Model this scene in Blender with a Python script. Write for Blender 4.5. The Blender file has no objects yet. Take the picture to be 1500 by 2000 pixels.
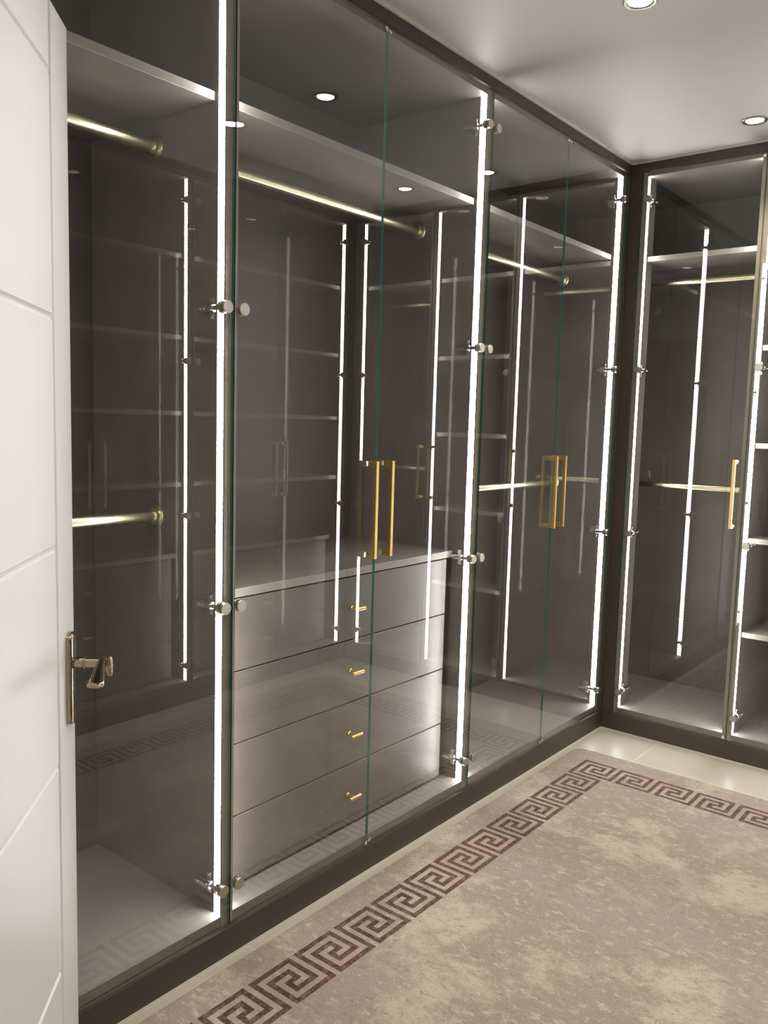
import bpy, bmesh, math, random
from mathutils import Vector, Matrix
random.seed(7)
S = bpy.context.scene
COL = S.collection
# ------------------------------------------------------------------ camera
CAM = Vector((1.4820, -3.4137, 1.3117)); YAW, PITCH, ROLL, FPX = 0.6771, -0.1060, 0.0273, 1635.45
fw = Vector((-math.sin(YAW)*math.cos(PITCH), math.cos(YAW)*math.cos(PITCH), math.sin(PITCH)))
r0 = Vector((math.cos(YAW), math.sin(YAW), 0)); u0 = r0.cross(fw)
rt = math.cos(ROLL)*r0 + math.sin(ROLL)*u0; up = -math.sin(ROLL)*r0 + math.cos(ROLL)*u0
cd = bpy.data.cameras.new('camera'); cam = bpy.data.objects.new('camera', cd); COL.objects.link(cam)
M = Matrix((rt, up, -fw)).transposed().to_4x4(); M.translation = CAM; cam.matrix_world = M
cd.sensor_fit = 'VERTICAL'; cd.sensor_height = 36; cd.lens = FPX*36/2000.0; cd.clip_start = 0.02
S.camera = cam
# ------------------------------------------------------------------ world, exposure
W = bpy.data.worlds.new('world'); S.world = W; W.use_nodes = True
W.node_tree.nodes['Background'].inputs[0].default_value = (.9, .95, 1, 1)
W.node_tree.nodes['Background'].inputs[1].default_value = .02
S.view_settings.view_transform = 'Standard'; S.view_settings.look = 'None'
S.view_settings.gamma = 1; S.view_settings.use_curve_mapping = False
S.view_settings.exposure = 0.95
LED_POWER = 18.0
SPOT_W = 13.0
try:
    S.cycles.transparent_max_bounces = 24; S.cycles.max_bounces = 10; S.cycles.glossy_bounces = 6
    S.cycles.diffuse_bounces = 4; S.cycles.caustics_reflective = False; S.cycles.caustics_refractive = False
    S.cycles.sample_clamp_indirect = 6
except Exception: pass
# ------------------------------------------------------------------ dimensions
H = 2.40          # ceiling
RX = 1.533        # right-hand run of wardrobes
DP = 0.56         # carcass depth
PLZ = 0.075       # plinth top
ZB, ZT = 0.101, 2.345
NY = -3.20        # near wall (doorway)
# ------------------------------------------------------------------ materials
MAT = {}
def nodes(name):
    m = bpy.data.materials.new(name); m.use_nodes = True; MAT[name] = m
    nt = m.node_tree; return m, nt, nt.nodes, nt.links, nt.nodes['Principled BSDF']
def simple(name, col, rough=.5, metal=0, spec=.5, bump=0, bscale=200, vary=0, vscale=6, coat=0):
    m, nt, N, L, B = nodes(name)
    B.inputs['Base Color'].default_value = (*col, 1); B.inputs['Roughness'].default_value = rough
    B.inputs['Metallic'].default_value = metal; B.inputs['Specular IOR Level'].default_value = spec
    if coat: B.inputs['Coat Weight'].default_value = coat
    g = N.new('ShaderNodeNewGeometry')
    if vary:
        n = N.new('ShaderNodeTexNoise'); n.inputs['Scale'].default_value = vscale; n.inputs['Detail'].default_value = 8
        n.inputs['Roughness'].default_value = .65
        L.new(g.outputs['Position'], n.inputs['Vector'])
        mr = N.new('ShaderNodeMapRange'); mr.inputs[1].default_value = .3; mr.inputs[2].default_value = .7
        mr.inputs[3].default_value = 1-vary; mr.inputs[4].default_value = 1+vary
        L.new(n.outputs['Fac'], mr.inputs[0])
        mx = N.new('ShaderNodeVectorMath'); mx.operation = 'SCALE'; mx.inputs[0].default_value = col
        L.new(mr.outputs[0], mx.inputs['Scale']); L.new(mx.outputs[0], B.inputs['Base Color'])
        r2 = N.new('ShaderNodeMapRange'); r2.inputs[1].default_value = .3; r2.inputs[2].default_value = .7
        r2.inputs[3].default_value = rough*.85; r2.inputs[4].default_value = min(1, rough*1.2)
        L.new(n.outputs['Fac'], r2.inputs[0]); L.new(r2.outputs[0], B.inputs['Roughness'])
    if bump:
        n = N.new('ShaderNodeTexNoise'); n.inputs['Scale'].default_value = bscale; n.inputs['Detail'].default_value = 4
        L.new(g.outputs['Position'], n.inputs['Vector'])
        b = N.new('ShaderNodeBump'); b.inputs['Strength'].default_value = bump; b.inputs['Distance'].default_value = .002
        L.new(n.outputs['Fac'], b.inputs['Height']); L.new(b.outputs[0], B.inputs['Normal'])
    return m
simple('front_edge', (.25, .215, .175), .45)
simple('lit_base_laminate', (.25, .228, .205), .42, vary=.12, vscale=4.5, bump=.1, bscale=60)  # bottom panels: strip light and tile reflections worked into a lighter colour
simple('panel_edge', (.44, .38, .295), .45)
simple('edge_band', (.34, .315, .28), .45)
simple('taupe_laminate', (.170, .146, .126), .42, vary=.16, vscale=4.5, bump=.12, bscale=60)
simple('dark_laminate', (.072, .054, .042), .45, vary=.10, vscale=5, bump=.08, bscale=60)
simple('back_laminate', (.130, .112, .092), .5, vary=.16, vscale=3.5, bump=.1, bscale=50)
simple('paint_ceiling', (.76, .74, .70), .55)
simple('paint_wall', (.74, .72, .68), .7)
simple('caulk', (.70, .67, .60), .6)
simple('door_paint', (.88, .87, .86), .38, bump=.15, bscale=30)
simple('chrome', (.86, .85, .83), .10, metal=1)
simple('satin_nickel', (.62, .58, .50), .32, metal=1)
simple('brushed_brass', (.80, .56, .20), .34, metal=1, bump=.05, bscale=500)
simple('pale_brass', (.82, .77, .52), .27, metal=1)
simple('ring_metal', (.34, .31, .26), .28, metal=1)
simple('dark_slot', (.01, .01, .01), .6)
simple('bronze_chrome', (.40, .33, .25), .10, metal=1)
simple('grout', (.86, .82, .74), .8)
simple('white_plastic', (.8, .8, .78), .4)
simple('tile', (.66, .615, .52), .3, vary=.04, vscale=3)
simple('hall_floor', (.45, .4, .33), .5)

def emis(name, col, st):
    m = bpy.data.materials.new(name); m.use_nodes = True; MAT[name] = m
    nt = m.node_tree; nt.nodes.clear(); e = nt.nodes.new('ShaderNodeEmission'); o = nt.nodes.new('ShaderNodeOutputMaterial')
    e.inputs[0].default_value = (*col, 1); e.inputs[1].default_value = st; nt.links.new(e.outputs[0], o.inputs[0])
    return m, nt, e
m, nt, e = emis('led_silicone', (1.0, .985, .96), LED_POWER)
# the diodes sit every 16.7 mm behind the silicone
g = nt.nodes.new('ShaderNodeNewGeometry'); sp = nt.nodes.new('ShaderNodeSeparateXYZ'); nt.links.new(g.outputs['Position'], sp.inputs[0])
mu = nt.nodes.new('ShaderNodeMath'); mu.operation = 'MULTIPLY'; mu.inputs[1].default_value = 2*math.pi/.0167
sn = nt.nodes.new('ShaderNodeMath'); sn.operation = 'SINE'; mr = nt.nodes.new('ShaderNodeMapRange')
mr.inputs[1].default_value = -1; mr.inputs[2].default_value = 1; mr.inputs[3].default_value = LED_POWER*.55; mr.inputs[4].default_value = LED_POWER*1.45
nt.links.new(sp.outputs[2], mu.inputs[0]); nt.links.new(mu.outputs[0], sn.inputs[0]); nt.links.new(sn.outputs[0], mr.inputs[0]); nt.links.new(mr.outputs[0], e.inputs[1])
m.cycles.emission_sampling = 'FRONT'
emis('downlight_lens', (1, .9, .76), 14)

def glass_mat(name, tint, refl, gtint=(1, 1, 1)):
    m = bpy.data.materials.new(name); m.use_nodes = True; MAT[name] = m
    nt = m.node_tree; N = nt.nodes; L = nt.links; N.clear()
    o = N.new('ShaderNodeOutputMaterial'); tr = N.new('ShaderNodeBsdfTransparent'); tr.inputs[0].default_value = (*tint, 1)
    gl = N.new('ShaderNodeBsdfGlossy'); gl.inputs['Roughness'].default_value = 0.0; gl.inputs[0].default_value = (*gtint, 1)
    fr = N.new('ShaderNodeFresnel'); fr.inputs[0].default_value = 1.52
    ge = N.new('ShaderNodeNewGeometry')
    s = N.new('ShaderNodeMath'); s.operation = 'MULTIPLY'; s.inputs[1].default_value = refl; L.new(fr.outputs[0], s.inputs[0])
    iv = N.new('ShaderNodeMath'); iv.operation = 'SUBTRACT'; iv.inputs[0].default_value = 1; L.new(ge.outputs['Backfacing'], iv.inputs[1])
    f = N.new('ShaderNodeMath'); f.operation = 'MULTIPLY'; f.use_clamp = True; L.new(s.outputs[0], f.inputs[0]); L.new(iv.outputs[0], f.inputs[1])
    mx = N.new('ShaderNodeMixShader'); L.new(f.outputs[0], mx.inputs[0]); L.new(tr.outputs[0], mx.inputs[1]); L.new(gl.outputs[0], mx.inputs[2])
    L.new(mx.outputs[0], o.inputs[0]); return m
glass_mat('door_glass', (.955, .955, .95), 1.75)
simple('glass_edge', (.015, .080, .068), .15, spec=.6)

# rug pile
def rug_mat(name, key):
    m, nt, N, L, B = nodes(name)
    B.inputs['Roughness'].default_value = .9; B.inputs['Specular IOR Level'].default_value = .15
    B.inputs['Sheen Weight'].default_value = .15
    g = N.new('ShaderNodeNewGeometry')
    def noise(scale, detail=6, rough=.6, sx=1, sy=1, dist=0):
        mp = N.new('ShaderNodeMapping'); mp.inputs['Scale'].default_value = (sx, sy, 1); L.new(g.outputs['Position'], mp.inputs[0])
        n = N.new('ShaderNodeTexNoise'); n.inputs['Scale'].default_value = scale; n.inputs['Detail'].default_value = detail
        n.inputs['Roughness'].default_value = rough; n.inputs['Distortion'].default_value = dist
        L.new(mp.outputs[0], n.inputs['Vector']); return n.outputs['Fac']
    def ramp(src, a, b):
        r = N.new('ShaderNodeMapRange'); r.inputs[1].default_value = a; r.inputs[2].default_value = b; L.new(src, r.inputs[0]); return r.outputs[0]
    def mix(f, a, b):
        x = N.new('ShaderNodeMix'); x.data_type = 'RGBA'
        L.new(f, x.inputs[0])
        for k, v in ((6, a), (7, b)):
            if isinstance(v, tuple): x.inputs[k].default_value = (*v, 1)
            else: L.new(v, x.inputs[k])
        return x.outputs[2]
    if not key:
        c = mix(ramp(noise(2.6, 14, .78, 1, 1, .3), .49, .58), (.385, .322, .262), (.60, .53, .42))
        c = mix(ramp(noise(1.9, 4, .55, 1, 1, .2), .50, .60), c, (.41, .345, .30))
        c = mix(ramp(noise(24, 10, .8, 1, 1.7, .3), .545, .60), c, (.60, .53, .43))
        c = mix(ramp(noise(30, 10, .8, 1, 2.1, .3), .55, .62), c, (.315, .26, .205))
        c = mix(ramp(noise(190, 3, .6, 1, 1.6), .58, .68), c, (.34, .285, .225))
        c = mix(ramp(noise(230, 3, .6, 1, 1.6), .60, .70), c, (.66, .59, .48))
    else:
        c = mix(ramp(noise(75, 8, .8, 1, 1), .46, .60), (.075, .050, .034), (.24, .175, .125))
        c = mix(ramp(noise(3.0, 2), .50, .60), c, mix(ramp(noise(85, 8, .8), .44, .58), (.085, .034, .024), (.25, .155, .115)))
    L.new(c, B.inputs['Base Color'])
    b = N.new('ShaderNodeBump'); b.inputs['Strength'].default_value = .35; b.inputs['Distance'].default_value = .002
    L.new(noise(500, 2), b.inputs['Height']); L.new(b.outputs[0], B.inputs['Normal'])
    return m
rug_mat('rug_pile', False); rug_mat('rug_key', True)
# pinkish ground between the key strokes
rug_mat('rug_ground', False)
nt = MAT['rug_ground'].node_tree; bb = nt.nodes['Principled BSDF']; src = bb.inputs['Base Color'].links[0].from_socket
x = nt.nodes.new('ShaderNodeMix'); x.data_type = 'RGBA'; x.inputs[7].default_value = (.50, .37, .31, 1)
gg = nt.nodes.new('ShaderNodeNewGeometry'); nn = nt.nodes.new('ShaderNodeTexNoise'); nn.inputs['Scale'].default_value = 3.0; nn.inputs['Detail'].default_value = 2
nt.links.new(gg.outputs['Position'], nn.inputs['Vector']); rr = nt.nodes.new('ShaderNodeMapRange'); rr.inputs[1].default_value = .48; rr.inputs[2].default_value = .62; rr.inputs[4].default_value = .8
nt.links.new(nn.outputs['Fac'], rr.inputs[0]); nt.links.new(rr.outputs[0], x.inputs[0]); nt.links.new(src, x.inputs[6]); nt.links.new(x.outputs[2], bb.inputs['Base Color'])

# ------------------------------------------------------------------ mesh helpers
def B_(): return bmesh.new()
def add_box(bm, x0, x1, y0, y1, z0, z1, mi=0, mis=None):
    x0, x1 = sorted((x0, x1)); y0, y1 = sorted((y0, y1)); z0, z1 = sorted((z0, z1))
    v = [bm.verts.new(p) for p in [(x0,y0,z0),(x1,y0,z0),(x1,y1,z0),(x0,y1,z0),(x0,y0,z1),(x1,y0,z1),(x1,y1,z1),(x0,y1,z1)]]
    F = [(0,3,2,1),(4,5,6,7),(0,1,5,4),(1,2,6,5),(2,3,7,6),(3,0,4,7)]   # -z +z -y +x +y -x
    fs = []
    for k, q in enumerate(F):
        f = bm.faces.new([v[i] for i in q]); f.material_index = mis[k] if mis else mi; fs.append(f)
    return v
def add_cyl(bm, p0, p1, r, n=24, r1=None, mi=0, smooth=True):
    p0 = Vector(p0); p1 = Vector(p1); d = (p1-p0).normalized(); a = d.orthogonal().normalized(); b = d.cross(a)
    r1 = r if r1 is None else r1
    A = [bm.verts.new(p0+r*(math.cos(t)*a+math.sin(t)*b)) for t in [2*math.pi*k/n for k in range(n)]]
    C = [bm.verts.new(p1+r1*(math.cos(t)*a+math.sin(t)*b)) for t in [2*math.pi*k/n for k in range(n)]]
    for k in range(n):
        f = bm.faces.new((A[k], A[(k+1)%n], C[(k+1)%n], C[k])); f.smooth = smooth; f.material_index = mi
    f = bm.faces.new(A[::-1]); f.material_index = mi; f = bm.faces.new(C); f.material_index = mi
def add_lathe(bm, o, d, prof, n=28):
    """prof: list of (distance along d, radius)"""
    o = Vector(o); d = Vector(d).normalized(); a = d.orthogonal().normalized(); b = d.cross(a); rings = []
    for h, r in prof:
        rings.append([bm.verts.new(o+d*h+max(r, 1e-5)*(math.cos(t)*a+math.sin(t)*b)) for t in [2*math.pi*k/n for k in range(n)]])
    for R0, R1 in zip(rings, rings[1:]):
        for k in range(n):
            f = bm.faces.new((R0[k], R0[(k+1)%n], R1[(k+1)%n], R1[k])); f.smooth = True
    bm.faces.new(rings[0][::-1]); bm.faces.new(rings[-1])
def ob(name, bm, mats, parent=None, bevel=0, org=None, seg=2):
    """links ONE mesh object; geometry is given in world coordinates"""
    bmesh.ops.recalc_face_normals(bm, faces=bm.faces)
    me = bpy.data.meshes.new(name)
    if org is None: org = parent_org(parent) if parent else Vector((0, 0, 0))
    org = Vector(org); bmesh.ops.translate(bm, verts=bm.verts, vec=-org)
    bm.to_mesh(me); bm.free(); me.set_sharp_from_angle(angle=.6)
    for k in ([mats] if isinstance(mats, str) else mats): me.materials.append(MAT[k])
    o = bpy.data.objects.new(name, me); COL.objects.link(o)
    if parent:
        o.parent = parent; o.location = org-parent_org(parent)
    else: o.location = org
    if bevel:
        b = o.modifiers.new('bevel', 'BEVEL'); b.width = bevel; b.segments = seg; b.limit_method = 'ANGLE'; b.angle_limit = .6
    o['_o'] = tuple(org); return o
ORG = {}
def parent_org(p): return Vector(p['_o'])
def thing(name, label, cat, loc, group=None):
    o = bpy.data.objects.new(name, None); COL.objects.link(o); o.location = loc; o.empty_display_size = .05; o['_o'] = tuple(loc)
    o['label'] = label; o['category'] = cat
    if group: o['group'] = group
    return o
def tag(o, label, cat, group=None):
    o['label'] = label; o['category'] = cat
    if group: o['group'] = group
    return o
def struct(name, bm, m, bevel=0, label=None):
    o = ob(name, bm, m, bevel=bevel); o['kind'] = 'structure'
    if label: o['label'] = label
    return o
# ------------------------------------------------------------------ room shell
T = .1
LX, BY, RWX = -DP-.02, DP+.02, RX+DP+.02
def bx(*a):
    b = B_(); add_box(b, *a); return b
# floor slab with real tiles on it
fl = struct('floor', bx(LX-T, RWX+T, NY-2.2, BY+T, -.10, -.0006), 'grout', label='grout bed under the cream floor tiles')
tb = None
gx = [-.335, .265, .865, 1.465, 2.065]; gy = [.33, -.27, -.87, -1.47, -2.07, -2.67, -3.27]
k = 0
for i in range(len(gx)-1):
    for j in range(len(gy)-1):
        x0, x1 = max(gx[i]+.0012, -.0), min(gx[i+1]-.0012, RX); y1, y0 = min(gy[j]-.0012, 0), max(gy[j+1]+.0012, NY-.05)
        if x1-x0 < .02 or y1-y0 < .02: continue
        b = B_(); add_box(b, x0, x1, y0, y1, -.012, 0)
        ob('tile', b, 'tile', fl, bevel=.0008, seg=1, org=((x0+x1)/2, (y0+y1)/2, 0))
struct('ceiling', bx(LX-T, RWX+T, NY-2.2, BY+T, H, H+T), 'paint_ceiling', label='pale grey-white painted ceiling')
struct('wall_left', bx(LX-T, LX, NY-.1, BY+T, 0, H), 'paint_wall')
struct('wall_back', bx(LX, RWX, BY, BY+T, 0, H), 'paint_wall')
struct('wall_right', bx(RWX, RWX+T, NY-.1, BY+T, 0, H), 'paint_wall')
DX0, DX1, DZ = .61, 2.09, 2.03
b = B_(); add_box(b, LX, DX0, NY-.1, NY, 0, H); add_box(b, DX1, RWX, NY-.1, NY, 0, H); add_box(b, DX0, DX1, NY-.1, NY, DZ, H)
struct('wall_front', b, 'paint_wall')
b = B_(); add_box(b, DX0-.06, DX0, NY, NY+.015, 0, DZ+.06); add_box(b, DX0-.0, DX1, NY, NY+.015, DZ, DZ+.06)
struct('trim_1', b, 'door_paint', label='white door architrave')
b = B_(); add_box(b, LX-T, LX, NY-2.2, NY-.1, 0, H); add_box(b, RWX, RWX+T, NY-2.2, NY-.1, 0, H); add_box(b, LX-T, RWX+T, NY-2.3, NY-2.2, 0, H)
struct('wall_hall', b, 'paint_wall')
# caulk bead between ceiling and wardrobe tops
b = B_(); add_box(b, 0, .006, NY, 0, H-.006, H); add_box(b, 0, RX, -.006, 0, H-.006, H); add_box(b, RX-.006, RX, NY, 0, H-.006, H)
struct('trim_2', b, 'caulk', label='thin pale sealant bead where the ceiling meets the wardrobes')
b = B_(); add_box(b, 0, .004, NY, 0, 0, .003); add_box(b, 0, RX, -.003, 0, 0, .003); add_box(b, RX-.004, RX, NY, 0, 0, .003)
struct('trim_3', b, 'caulk', label='pale sealant line along the foot of the plinths')

# ------------------------------------------------------------------ wardrobe runs
# each run maps (a = along the run, d = depth behind the front plane, z) to the world
def fL(a0, a1, d0, d1, z0, z1): return (-d1, -d0, a0, a1, z0, z1)
def fB(a0, a1, d0, d1, z0, z1): return (a0, a1, d0, d1, z0, z1)
def fR(a0, a1, d0, d1, z0, z1): return (RX+d0, RX+d1, a0, a1, z0, z1)
def pL(a, d, z): return Vector((-d, a, z))
def pB(a, d, z): return Vector((a, d, z))
def pR(a, d, z): return Vector((RX+d, a, z))
RUN = {'L': (fL, pL), 'B': (fB, pB), 'R': (fR, pR)}
PF = .016          # front edge of the carcasses
G0, G1 = .006, .0135  # the glass doors
HZ = (2.253, 1.561, .871, .175)

def run_panels(run, a0, a1, where):
    f, p = RUN[run]
    b = B_(); add_box(b, *f(a0, a1, 0, .0155, 0, PLZ))
    tag(ob('plinth', b, 'dark_laminate', bevel=.0008, org=p((a0+a1)/2, .009, 0)), 'dark brown plinth along the foot of the %s wardrobes' % where, 'plinth')
    b = B_(); add_box(b, *f(a0, a1, 0, .0155, 2.361, H))
    tag(ob('fascia_board', b, 'dark_laminate', bevel=.0008, org=p((a0+a1)/2, .009, 2.361)), 'dark brown fascia board above the %s wardrobes under the ceiling' % where, 'fascia')
def filler(run, a0, a1, label):
    f, p = RUN[run]
    b = B_(); add_box(b, *f(a0, a1, .0, .030, PLZ+.0005, 2.3605))
    tag(ob('filler_panel', b, 'dark_laminate', bevel=.0006, org=p((a0+a1)/2, .01, PLZ)), label, 'panel')

def led(run, t, face, sgn):
    """LED tape let into the side panel: only the diffuser facing into the bay glows"""
    f, p = RUN[run]
    b = B_(); add_box(b, *f(face-sgn*.004, face+sgn*.00025,   .0212, .0430, ZB+.001, ZT-.001))
    bmesh.ops.recalc_face_normals(b, faces=b.faces); fn = (p(1, 0, 0)-p(0, 0, 0))*sgn
    for fc in b.faces: fc.material_index = 0 if fc.normal.dot(fn) > .9 else 1
    ob('led_strip', b, ['led_silicone', 'white_plastic'], t, org=p(face, .03, ZB))
def hinge(run, door, face, sgn, z):
    """face: inner face of the side panel; sgn: direction into the bay; cap centre 24 mm from the door edge"""
    f, p = RUN[run]
    ac = face-sgn*.018+sgn*.0245
    out = (p(0, -1, 0)-p(0, 0, 0)).normalized()
    b = B_()
    add_lathe(b, p(ac, G0, z), out, [(0, .0148), (.002, .0148), (.0021, .0138), (.0035, .0138), (.0036, .0148), (.0072, .0148), (.0085, .0138), (.0087, .0)], 32)
    h = ob('hinge', b, 'satin_nickel', door, org=p(ac, G0, z))
    b = B_()
    add_lathe(b, p(ac, G1, z), -out, [(0, .0148), (.006, .0148), (.008, .013), (.0085, 0)], 28)
    add_box(b, *f(ac-.0045, ac+.0045, .021, .046, z-.0055, z+.0055))
    c = [face+sgn*.010, face+sgn*.019]
    add_box(b, *f(c[0], c[1], .042, .094, z-.0060, z+.0060))
    add_box(b, *f(min(ac, c[0])-.001, max(ac, c[1])+.001, .040, .050, z-.005, z+.005))
    add_box(b, *f(face+sgn*.0002, face+sgn*.010, .0465, .094, z-.0085, z+.0085))
    add_box(b, *f(face+sgn*.0002, face+sgn*.004, .052, .066, z-.025, z+.025))
    for q in (-.018, .018):
        add_cyl(b, p(face+sgn*.003, .059, z+q), p(face+sgn*.0055, .059, z+q), .004, 14)
    for dd in (.070, .083):
        add_cyl(b, p(face+sgn*.018, dd, z), p(face+sgn*.0205, dd, z), .0035, 14)
    ob('hinge_arm', b, 'chrome', door, bevel=.0006, seg=1, org=p(face, .06, z))
def dhandle(run, door, a):
    f, p = RUN[run]
    z0, z1 = .935, 1.206
    b = B_(); w = .0055
    add_box(b, *f(a-w, a+w, -.026, -.0145, z0, z1))
    for (q0, q1) in ((z0+.0004, z0+.0165), (z1-.0165, z1-.0004)):
        add_box(b, *f(a-w+.0003, a+w-.0003, -.0148, G0, q0, q1))
    h = ob('handle', b, 'brushed_brass', door, bevel=.0008, org=p(a, -.02, z0))
    h['label'] = 'square brushed brass D handle'
    for z in (z0+.008, z1-.008):
        b = B_(); add_lathe(b, p(a, G1, z), p(0, 1, 0)-p(0, 0, 0), [(0, .0075), (.002, .0075), (.003, .006), (.0032, 0)], 20); ob('handle_screw', b, 'chrome', h, org=p(a, G1, z))
def glass_door(run, t, a0, a1, hinge_side, face, sgn, handle_a, tilt=0):
    """a0,a1 edges; hinge at face/sgn"""
    f, p = RUN[run]
    g = .0016
    b = B_(); v = add_box(b, *f(a0+g, a1-g, G0, G1, PLZ+.003, 2.358))
    b.faces.ensure_lookup_table(); b.normal_update()
    fn = p(0, 1, 0)-p(0, 0, 0)
    for fc in b.faces: fc.material_index = 0 if abs(fc.normal.dot(fn)) > .9 or abs(fc.normal.z) > .9 else 1
    d = ob('glass_door', b, ['door_glass', 'glass_edge'], t, org=p(a0 if hinge_side < 0 else a1, .008, PLZ))
    d.rotation_euler.z = tilt   # hinges never hang a door perfectly in line
    for z in HZ: hinge(run, d, face, sgn, z)
    dhandle(run, d, handle_a)
    # clear catch buttons at the free corners
    fa = (a1-.010) if hinge_side < 0 else (a0+.010)
    for z in (PLZ+.011, 2.349):
        b = B_(); add_lathe(b, p(fa, G0, z), p(0, -1, 0)-p(0, 0, 0), [(0, .0065), (.0015, .0065), (.0025, .0045), (.0026, .0)], 20); ob('catch_button', b, 'chrome', d, org=p(fa, .0, z))
def rail(run, t, a0, a1, z, d=.27):
    f, p = RUN[run]
    ax = p(1, 0, 0)-p(0, 0, 0)
    b = B_(); add_cyl(b, p(a0, d, z), p(a1, d, z), .0145, 32)
    r = ob('hanging_rail', b, 'pale_brass', t, org=p(a0, d, z))
    for (a, s) in ((a0, 1), (a1, -1)):
        b = B_(); add_lathe(b, p(a, d, z), ax*s, [(0, .026), (.0025, .026), (.0035, .0245), (.0045, .019), (.013, .019), (.0145, .021), (.0165, .021), (.0175, .0185), (.018, .0146)], 32)
        ob('rail_socket', b, 'pale_brass', r, org=p(a, d, z))
def edge_faces(b, p, mi=1):
    fn = p(0, -1, 0)-p(0, 0, 0); b.normal_update()
    bmesh.ops.recalc_face_normals(b, faces=b.faces)
    for fc in b.faces:
        if fc.normal.dot(fn) > .9: fc.material_index = mi
def shelf(run, t, a0, a1, z_top, th=.020, d0=.055, ext=0):
    f, p = RUN[run]
    b = B_(); add_box(b, *f(a0, a1, d0, DP-.0095, z_top-th, z_top)); edge_faces(b, p)
    if ext: add_box(b, *f(a0-.018-ext, a0, .111, DP-.0095, z_top-th, z_top))
    ob('shelf', b, ['taupe_laminate', 'edge_band'], t, bevel=.0006, seg=1, org=p((a0+a1)/2, d0, z_top))
def wardrobe(run, a0, a1, label, doors, shelves, rails, group, ext=0, tilt=(0, 0)):
    """ext: how far the inside runs on behind the low side into the blind corner"""
    f, p = RUN[run]
    t = thing('wardrobe', label, 'wardrobe', p((a0+a1)/2, PF, 0), group)
    i0, i1 = a0+.018, a1-.018
    e = .0002
    side = [(a0+e, i0, DP), (i1, a1-e, DP)]
    if ext: side = [(a0+e, i0, .11), (i1, a1-e, DP), (a0-ext-.018, a0-ext, DP)]
    for (q0, q1, dd) in side:
        b = B_(); add_box(b, *f(q0, q1, PF, dd, .0, 2.361)); edge_faces(b, p); ob('side_panel', b, ['taupe_laminate', 'panel_edge'], t, bevel=.0006, seg=1, org=p(q0, PF, PLZ))
    j0 = a0-ext if ext else i0
    b = B_(); add_box(b, *f(j0, i1, DP-.009, DP, ZB, ZT)); ob('back_panel', b, 'back_laminate', t, org=p(i0, DP, ZB))
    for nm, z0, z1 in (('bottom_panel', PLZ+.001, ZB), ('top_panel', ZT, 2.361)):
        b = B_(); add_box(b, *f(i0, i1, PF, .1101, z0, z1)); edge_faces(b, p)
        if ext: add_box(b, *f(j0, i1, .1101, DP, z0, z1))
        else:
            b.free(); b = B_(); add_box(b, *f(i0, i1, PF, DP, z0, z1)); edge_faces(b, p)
        ob(nm, b, ['lit_base_laminate' if nm[0] == 'b' else 'taupe_laminate', 'front_edge'], t, org=p(i0, PF, z0))
    led(run, t, i0, 1); led(run, t, i1, -1)
    for z in shelves: shelf(run, t, i0, i1, z, ext=ext)
    for z in rails: rail(run, t, j0, i1, z)
    if doors == 2:
        c = (a0+a1)/2-.004
        glass_door(run, t, a0, c, -1, i0, 1, c-.037, tilt[0]); glass_door(run, t, c, a1, 1, i1, -1, c+.037, tilt[1])
    elif doors < 0: glass_door(run, t, a0, a1, -1, i0, 1, a1-.034, tilt[0])
    else: glass_door(run, t, a0, a1, 1, i1, -1, a0+.034)
    return t
def chest(run, a0, a1, top, lines, label, hd=.09, gap=.034, cat='chest of drawers'):
    """set between the side panels of a bay; a0,a1 = inner faces; lines = drawer gaps from the top down"""
    f, p = RUN[run]
    t = thing('drawer_chest', label, cat, p((a0+a1)/2, hd, ZB))
    e = .0006
    b = B_(); add_box(b, *f(a0+e, a1-e, hd-.002, DP-.010, top-.022, top)); edge_faces(b, p); ob('worktop', b, ['taupe_laminate', 'edge_band'], t, bevel=.0008, seg=1, org=p(a0, hd, top))
    b = B_(); add_box(b, *f(a0+gap, a1-gap, hd+.0185, DP-.011, ZB+.0005, top-.0225)); ob('carcass', b, 'dark_slot', t, org=p(a0, hd, ZB))
    for (q0, q1) in ((a0+e, a0+gap-.001), (a1-gap+.001, a1-e)):
        b = B_(); add_box(b, *f(q0, q1, hd+.05, hd+.066, ZB+.0005, top-.0225)); ob('filler_strip', b, 'dark_laminate', t, org=p(q0, hd, ZB))
    zz = [top-.0245]+list(lines)+[ZB+.006]
    for zu, zl in zip(zz, zz[1:]):
        b = B_(); add_box(b, *f(a0+gap, a1-gap, hd, hd+.018, zl+.0018, zu-.0018))
        dr = ob('drawer_front', b, 'taupe_laminate', t, bevel=.0010, seg=1, org=p((a0+a1)/2, hd, (zl+zu)/2))
        zc = (zu+zl)/2+.002; ac = (a0+a1)/2
        b = B_(); ax = p(0, -1, 0)-p(0, 0, 0)
        add_lathe(b, p(ac, hd, zc), ax, [(0, .0065), (.002, .0065), (.003, .005), (.028, .005)], 16)
        add_cyl(b, p(ac-.024, hd-.030, zc), p(ac+.024, hd-.030, zc), .0055, 20)
        h = ob('handle', b, 'brushed_brass', dr, bevel=.0005, seg=1, org=p(ac, hd, zc)); h['label'] = 'small brass T bar handle'
    return t

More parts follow.
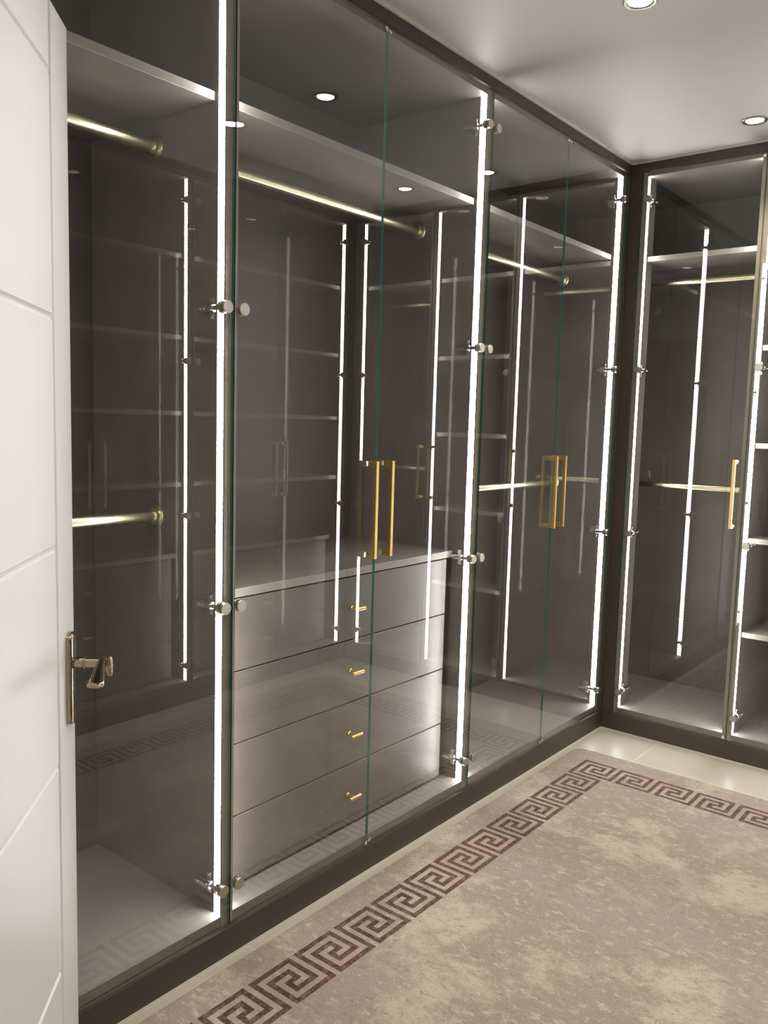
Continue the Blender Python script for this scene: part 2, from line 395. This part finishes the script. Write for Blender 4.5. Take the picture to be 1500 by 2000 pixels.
run_panels('L', NY+.0, 0, 'left-hand'); run_panels('B', .0, RX, 'far'); run_panels('R', -2.994, 0, 'right-hand')
filler('L', -.0118, -.0002, 'narrow dark upright filler at the end of the left-hand wardrobes')
filler('B', .0002, .0478, 'dark brown upright filler in the far left corner of the room')
filler('B', 1.4832, RX-.0002, 'dark upright filler in the far right corner beyond the last door')
LG = None
wardrobe('L', -3.183, -2.124, 'double glass wardrobe partly hidden behind the open white door, two hanging rails', 2, [2.036], [1.955, 1.065], 'LED-lit glass door wardrobes', tilt=(0, .0037))
wardrobe('L', -2.124, -1.065, 'double glass wardrobe over the drawer chest, one high rail, middle of the left run', 2, [2.036], [1.957], 'LED-lit glass door wardrobes', tilt=(-.0029, -.0046))
wardrobe('L', -1.065, -.012, 'double glass wardrobe at the far end of the left run, two rails, corner side', 2, [2.036], [1.951, 1.069], 'LED-lit glass door wardrobes', tilt=(-.0022, -.0015))
wardrobe('B', .048, .529, 'single door glass wardrobe with two rails on the far wall beside the corner', -1, [2.030], [1.95, 1.07], 'LED-lit glass door wardrobes', ext=.50, tilt=(.0018, 0))
wardrobe('B', .529, 1.006, 'glass wardrobe filled with bright shelves at the right edge of the photo', -1, [2.030, 1.650, 1.272, .897, .517], [], 'LED-lit glass door wardrobes')
wardrobe('B', 1.006, 1.483, 'far wall glass wardrobe right of the shelved one, seen only mirrored in the glass', 1, [2.030], [1.95, 1.07], 'LED-lit glass door wardrobes')
for k, (a0, a1) in enumerate(((-1.006, -.012), (-2.0, -1.006), (-2.994, -2.0))):
    lab = ['right-hand glass wardrobe with shelves nearest the far wall, seen only mirrored', 'right-hand glass wardrobe with shelves, second from the far wall, seen only mirrored', 'right-hand glass wardrobe nearest the room door, behind the frame'][k]
    wardrobe('R', a0, a1, lab, 2, [2.030, 1.675, 1.34, 1.02], [], 'LED-lit glass door wardrobes', tilt=(.004, .003))
    chest('R', a0+.018, a1-.018, .69, (.475, .285), ['low three-drawer chest inside the right-hand wardrobe nearest the far wall', 'low three-drawer chest in the second right-hand wardrobe from the far wall', 'low three-drawer chest in the right-hand wardrobe by the room door'][k])
chest('L', -2.106, -1.083, .890, (.677, .487, .295), 'taupe four-drawer chest with brass T handles inside the middle left wardrobe')

# ------------------------------------------------------------------ rug with Greek key border
s = .0147; X0, Y0 = .121, -.399
mx_, my_ = 7, 15; NX, NYc = 10*mx_+11, 10*my_+11
cells = set()
def chain(Tf, m):
    """Tf maps (u, v) of a chain to (i, j)"""
    def ln(u0, v0, u1, v1):
        for u in range(min(u0, u1), max(u0, u1)+1):
            for v in range(min(v0, v1), max(v0, v1)+1): cells.add(Tf(u, v))
    for k in range(m):
        o = 10*k
        ln(o, 0, o, 8 if k else 10); ln(o, 0, o+8, 0); ln(o+8, 0, o+8, 6); ln(o+4, 6, o+8, 6); ln(o+4, 4, o+4, 6)
        ln(o+4, 4, o+6, 4); ln(o+6, 2, o+6, 4); ln(o+2, 2, o+6, 2); ln(o+2, 2, o+2, 8); ln(o+2, 8, o+10, 8)
    ln(10*m, 0, 10*m, 8)
chain(lambda u, v: (u, v), mx_)
chain(lambda u, v: (NX-1-v, u), my_)
chain(lambda u, v: (NX-1-u, NYc-1-v), mx_)
chain(lambda u, v: (v, NYc-1-u), my_)
RX0, RX1, RY1, RY0, RT = .036, X0+NX*s+.085, -.297, Y0-NYc*s-.085-.012, .006
b = B_(); vc = {}
def vert(i, j):
    if (i, j) not in vc: vc[(i, j)] = b.verts.new((X0+i*s, Y0-j*s, RT))
    return vc[(i, j)]
for i in range(NX):
    for j in range(NYc):
        if 10 <= i < NX-10 and 10 <= j < NYc-10: continue
        f = b.faces.new((vert(i, j), vert(i, j+1), vert(i+1, j+1), vert(i+1, j)))
        f.material_index = 1 if (i, j) in cells else (0 if i in (9, NX-10) and 8 < j < NYc-9 or j in (9, NYc-10) and 10 < i < NX-9 else 2)
# inner field
def fld(i0, i1, j0, j1):
    ring = [vert(i, j0) for i in range(i0, i1)]+[vert(i1, j) for j in range(j0, j1)]+[vert(i, j1) for i in range(i1, i0, -1)]+[vert(i0, j) for j in range(j1, j0, -1)]
    b.faces.new(ring[::-1]).material_index = 0
fld(10, NX-10, 10, NYc-10)
# outer margin, rounded corners
def outline(off, z):
    pts = []
    r = .045
    for cx, cy, a in ((RX1-r, RY1-r, 0), (RX0+r, RY1-r, 90), (RX0+r, RY0+r, 180), (RX1-r, RY0+r, 270)):
        for q in range(7):
            t = math.radians(a+15*q); pts.append(b.verts.new((cx+(r-off)*math.cos(t), cy+(r-off)*math.sin(t), z)))
    return pts
A = outline(.0015, RT); Bq = outline(0, RT-.0012); Cq = outline(0, 0.0003)
n = len(A)
for P, Q in ((A, Bq), (Bq, Cq)):
    for k in range(n): b.faces.new((P[k], P[(k+1) % n], Q[(k+1) % n], Q[k])).material_index = 3
b.faces.new(Cq[::-1])
inner = [vert(NX, 0), vert(0, 0), vert(0, NYc), vert(NX, NYc)]
for q in range(4):
    seg = A[7*q:7*q+7]; c = inner[q]
    for k in range(6): b.faces.new((c, seg[k], seg[k+1]))
tops = [[vert(i, 0) for i in range(NX, -1, -1)], [vert(0, j) for j in range(NYc+1)], [vert(i, NYc) for i in range(NX+1)], [vert(NX, j) for j in range(NYc, -1, -1)]]
for q in range(4):
    a1, a2 = A[7*q+6], A[(7*q+7) % n]
    b.faces.new([a1, a2]+tops[q][::-1])
MAT['rug_binding'] = simple('rug_binding', (.20, .17, .135), .9, spec=.1)
rug = ob('rug', b, ['rug_pile', 'rug_key', 'rug_ground', 'rug_binding'], org=((RX0+RX1)/2, (RY0+RY1)/2, 0))
tag(rug, 'beige distressed low-pile rug with a dark Greek key border on the tiled floor', 'rug')

# ------------------------------------------------------------------ ceiling downlights
def downlight(x, y, label):
    t = thing('ceiling_downlight', label, 'downlight', (x, y, H), 'round recessed ceiling downlights')
    b = B_(); n = 40
    prof = [(H-.0002, .043), (H-.003, .0425), (H-.005, .040), (H-.0045, .034), (H-.0006, .030)]
    rings = [[b.verts.new((x+r*math.cos(2*math.pi*k/n), y+r*math.sin(2*math.pi*k/n), z)) for k in range(n)] for z, r in prof]
    for R0, R1 in zip(rings, rings[1:]):
        for k in range(n):
            f = b.faces.new((R0[k], R0[(k+1) % n], R1[(k+1) % n], R1[k])); f.smooth = True
    ob('trim_ring', b, 'ring_metal', t)
    b = B_(); add_cyl(b, (x, y, H-.0025), (x, y, H-.0002), .029, 36); ob('lens', b, 'downlight_lens', t)
    ld = bpy.data.lights.new('downlight_lamp', 'SPOT'); ld.energy = SPOT_W; ld.spot_size = math.radians(110); ld.spot_blend = .8
    ld.color = (1, .90, .77); ld.shadow_soft_size = .028
    lo = bpy.data.objects.new('lamp', ld); COL.objects.link(lo); lo.parent = t; lo.location = (0, 0, -.012)
names = {(0, 0): 'lit round downlight in the ceiling near the right edge, by the far wall', (0, 1): 'downlight cut by the top edge of the photo', (0, 2): 'downlight above the open room door',
         (1, 0): 'downlight over the far right corner, outside the frame', (1, 1): 'downlight over the right middle of the room, outside the frame', (1, 2): 'downlight near the doorway on the right, outside the frame'}
for ix, x in enumerate((.545, 1.0)):
    for iy, y in enumerate((-.238, -1.262, -2.30)): downlight(x, y, names[(ix, iy)])
downlight(1.0, -4.3, 'added downlight in the unseen hallway, lighting from behind the camera')  # added lamp, never in view, gives light from behind the camera

# ------------------------------------------------------------------ the open white door
E0 = Vector((.030, -2.552, 0)); dr = Vector((.71, -.704, 0)).normalized(); nn_ = Vector((-dr.y, dr.x, 0))  # nn_: towards room side
DW, DT, DH0, DH1 = .838, .040, .008, 2.000
def dm(bm):
    """local (s, t, z) -> world ; t=0 visible face, negative behind"""
    for v in bm.verts: v.co = E0+dr*v.co.x+nn_*v.co.y+Vector((0, 0, v.co.z))
    return bm
gz = [1.881, 1.477, 1.076, .676, .279]; gs = .113; gw = .0075; gd = .0040
# leaf = core + proud boards between the V grooves, one mesh
b = B_(); add_box(b, 0, DW, -DT, -gd, DH0, DH1)
zs = [DH1]+gz+[DH0]
def board(s0, s1, z0, z1):
    c = .0030
    v = [(s0, -gd, z0), (s1, -gd, z0), (s1, -gd, z1), (s0, -gd, z1)]
    w = [(s0+c, 0, z0+c), (s1-c, 0, z0+c), (s1-c, 0, z1-c), (s0+c, 0, z1-c)]
    V = [b.verts.new(q) for q in v]; Wv = [b.verts.new(q) for q in w]
    b.faces.new(Wv)
    for k in range(4): b.faces.new((V[k], V[(k+1) % 4], Wv[(k+1) % 4], Wv[k]))
board(0, gs-gw/2, DH0, DH1)
for zu, zl in zip(zs, zs[1:]):
    board(gs+gw/2, DW-gs-gw/2, zl+(gw/2 if zl > .1 else 0), zu-(gw/2 if zu < 1.99 else 0))
board(DW-gs+gw/2, DW, DH0, DH1)
door = ob('door_1', dm(b), 'door_paint', org=E0+dr*DW)
door['kind'] = 'structure'; door['label'] = 'open white grooved room door with a chrome lever handle'
# handle set
pz0, pz1, sc_ = .727, .905, .041
b = B_()
def capsule(bm, hw, z0, z1, t0, t1, n=14):
    r = hw; pts = []
    for k in range(n+1): a = math.pi*k/n; pts.append((sc_+r*math.cos(a), z1-r*.62+r*.62*math.sin(a)))
    for k in range(n+1): a = math.pi+math.pi*k/n; pts.append((sc_+r*math.cos(a), z0+r*.62+r*.62*math.sin(a)))
    A = [bm.verts.new((x, t0, z)) for x, z in pts]; Bv = [bm.verts.new((x, t1, z)) for x, z in pts]
    m = len(pts)
    for k in range(m):
        f = bm.faces.new((A[k], A[(k+1) % m], Bv[(k+1) % m], Bv[k])); f.smooth = False
    bm.faces.new(A[::-1]); return Bv
def ringto(bm, P, hw, z0, z1, t, n=14):
    pts = []
    r = hw
    for k in range(n+1): a = math.pi*k/n; pts.append((sc_+r*math.cos(a), z1-r*.62+r*.62*math.sin(a)))
    for k in range(n+1): a = math.pi+math.pi*k/n; pts.append((sc_+r*math.cos(a), z0+r*.62+r*.62*math.sin(a)))
    Q = [bm.verts.new((x, t, z)) for x, z in pts]; m = len(Q)
    for k in range(m):
        f = bm.faces.new((P[k], P[(k+1) % m], Q[(k+1) % m], Q[k])); f.smooth = True
    return Q
P = capsule(b, .0225, pz0, pz1, .0002, .005)
P = ringto(b, P, .0222, pz0+.0003, pz1-.0003, .0075)
P = ringto(b, P, .0205, pz0+.002, pz1-.002, .0098)
P = ringto(b, P, .0175, pz0+.005, pz1-.005, .0108)
b.faces.new(P)
pl = ob('lock_plate', dm(b), 'bronze_chrome', door, org=E0+dr*sc_)
b = B_(); add_box(b, sc_-.0025, sc_+.0025, .0106, .0112, .760, .782); add_cyl(b, (sc_, .0106, .784), (sc_, .0112, .784), .0042, 16)
ob('keyhole', dm(b), 'dark_slot', pl)
lz = .845
b = B_()
add_lathe(b, (sc_, .0105, lz), (0, 1, 0), [(0, .0115), (.016, .0115), (.0165, .0105), (.0175, .0105), (.018, .0122), (.0195, .0122), (.020, .0098), (.056, .0098)], 28)
# lever blade swept back towards the hinge side
path = [(-.006, .0615, .0015, .009, .0045), (-.002, .0615, .001, .0115, .0068), (.010, .0618, .001, .0105, .0072), (.028, .0628, 0, .0078, .0082), (.055, .0655, -.003, .0062, .0105), (.085, .0695, -.007, .0055, .0130), (.108, .0715, -.010, .0055, .0142), (.1165, .0713, -.0108, .0050, .0135), (.1195, .0713, -.011, .003, .011)]
rings = []
for (ss, tt, dz, hz, ht) in path:
    R = []
    for k in range(16):
        a = 2*math.pi*k/16; ca, sa = math.cos(a), math.sin(a)
        R.append(b.verts.new((sc_-.008+ss, tt+ht*(abs(ca)**.7)*(1 if ca > 0 else -1), lz+dz+hz*(abs(sa)**.7)*(1 if sa > 0 else -1))))
    rings.append(R)
for R0, R1 in zip(rings, rings[1:]):
    for k in range(16):
        f = b.faces.new((R0[k], R0[(k+1) % 16], R1[(k+1) % 16], R1[k])); f.smooth = True
b.faces.new(rings[0][::-1]); b.faces.new(rings[-1])
add_lathe(b, (sc_-.006, .0690, lz+.009), (.15, .16, -1), [(0, .0075), (.006, .0090), (.018, .0080), (.030, .0058), (.036, .0035), (.038, 0)], 18)
ob('door_handle', dm(b), 'bronze_chrome', pl)
# hinges on the frame side
for z in (.22, 1.0, 1.80):
    b = B_(); add_cyl(b, (DW+.004, .004, z-.05), (DW+.004, .004, z+.05), .006, 14)
    ob('door_hinge', dm(b), 'chrome', door)
for o in list(bpy.data.objects):
    if '_o' in o: del o['_o']
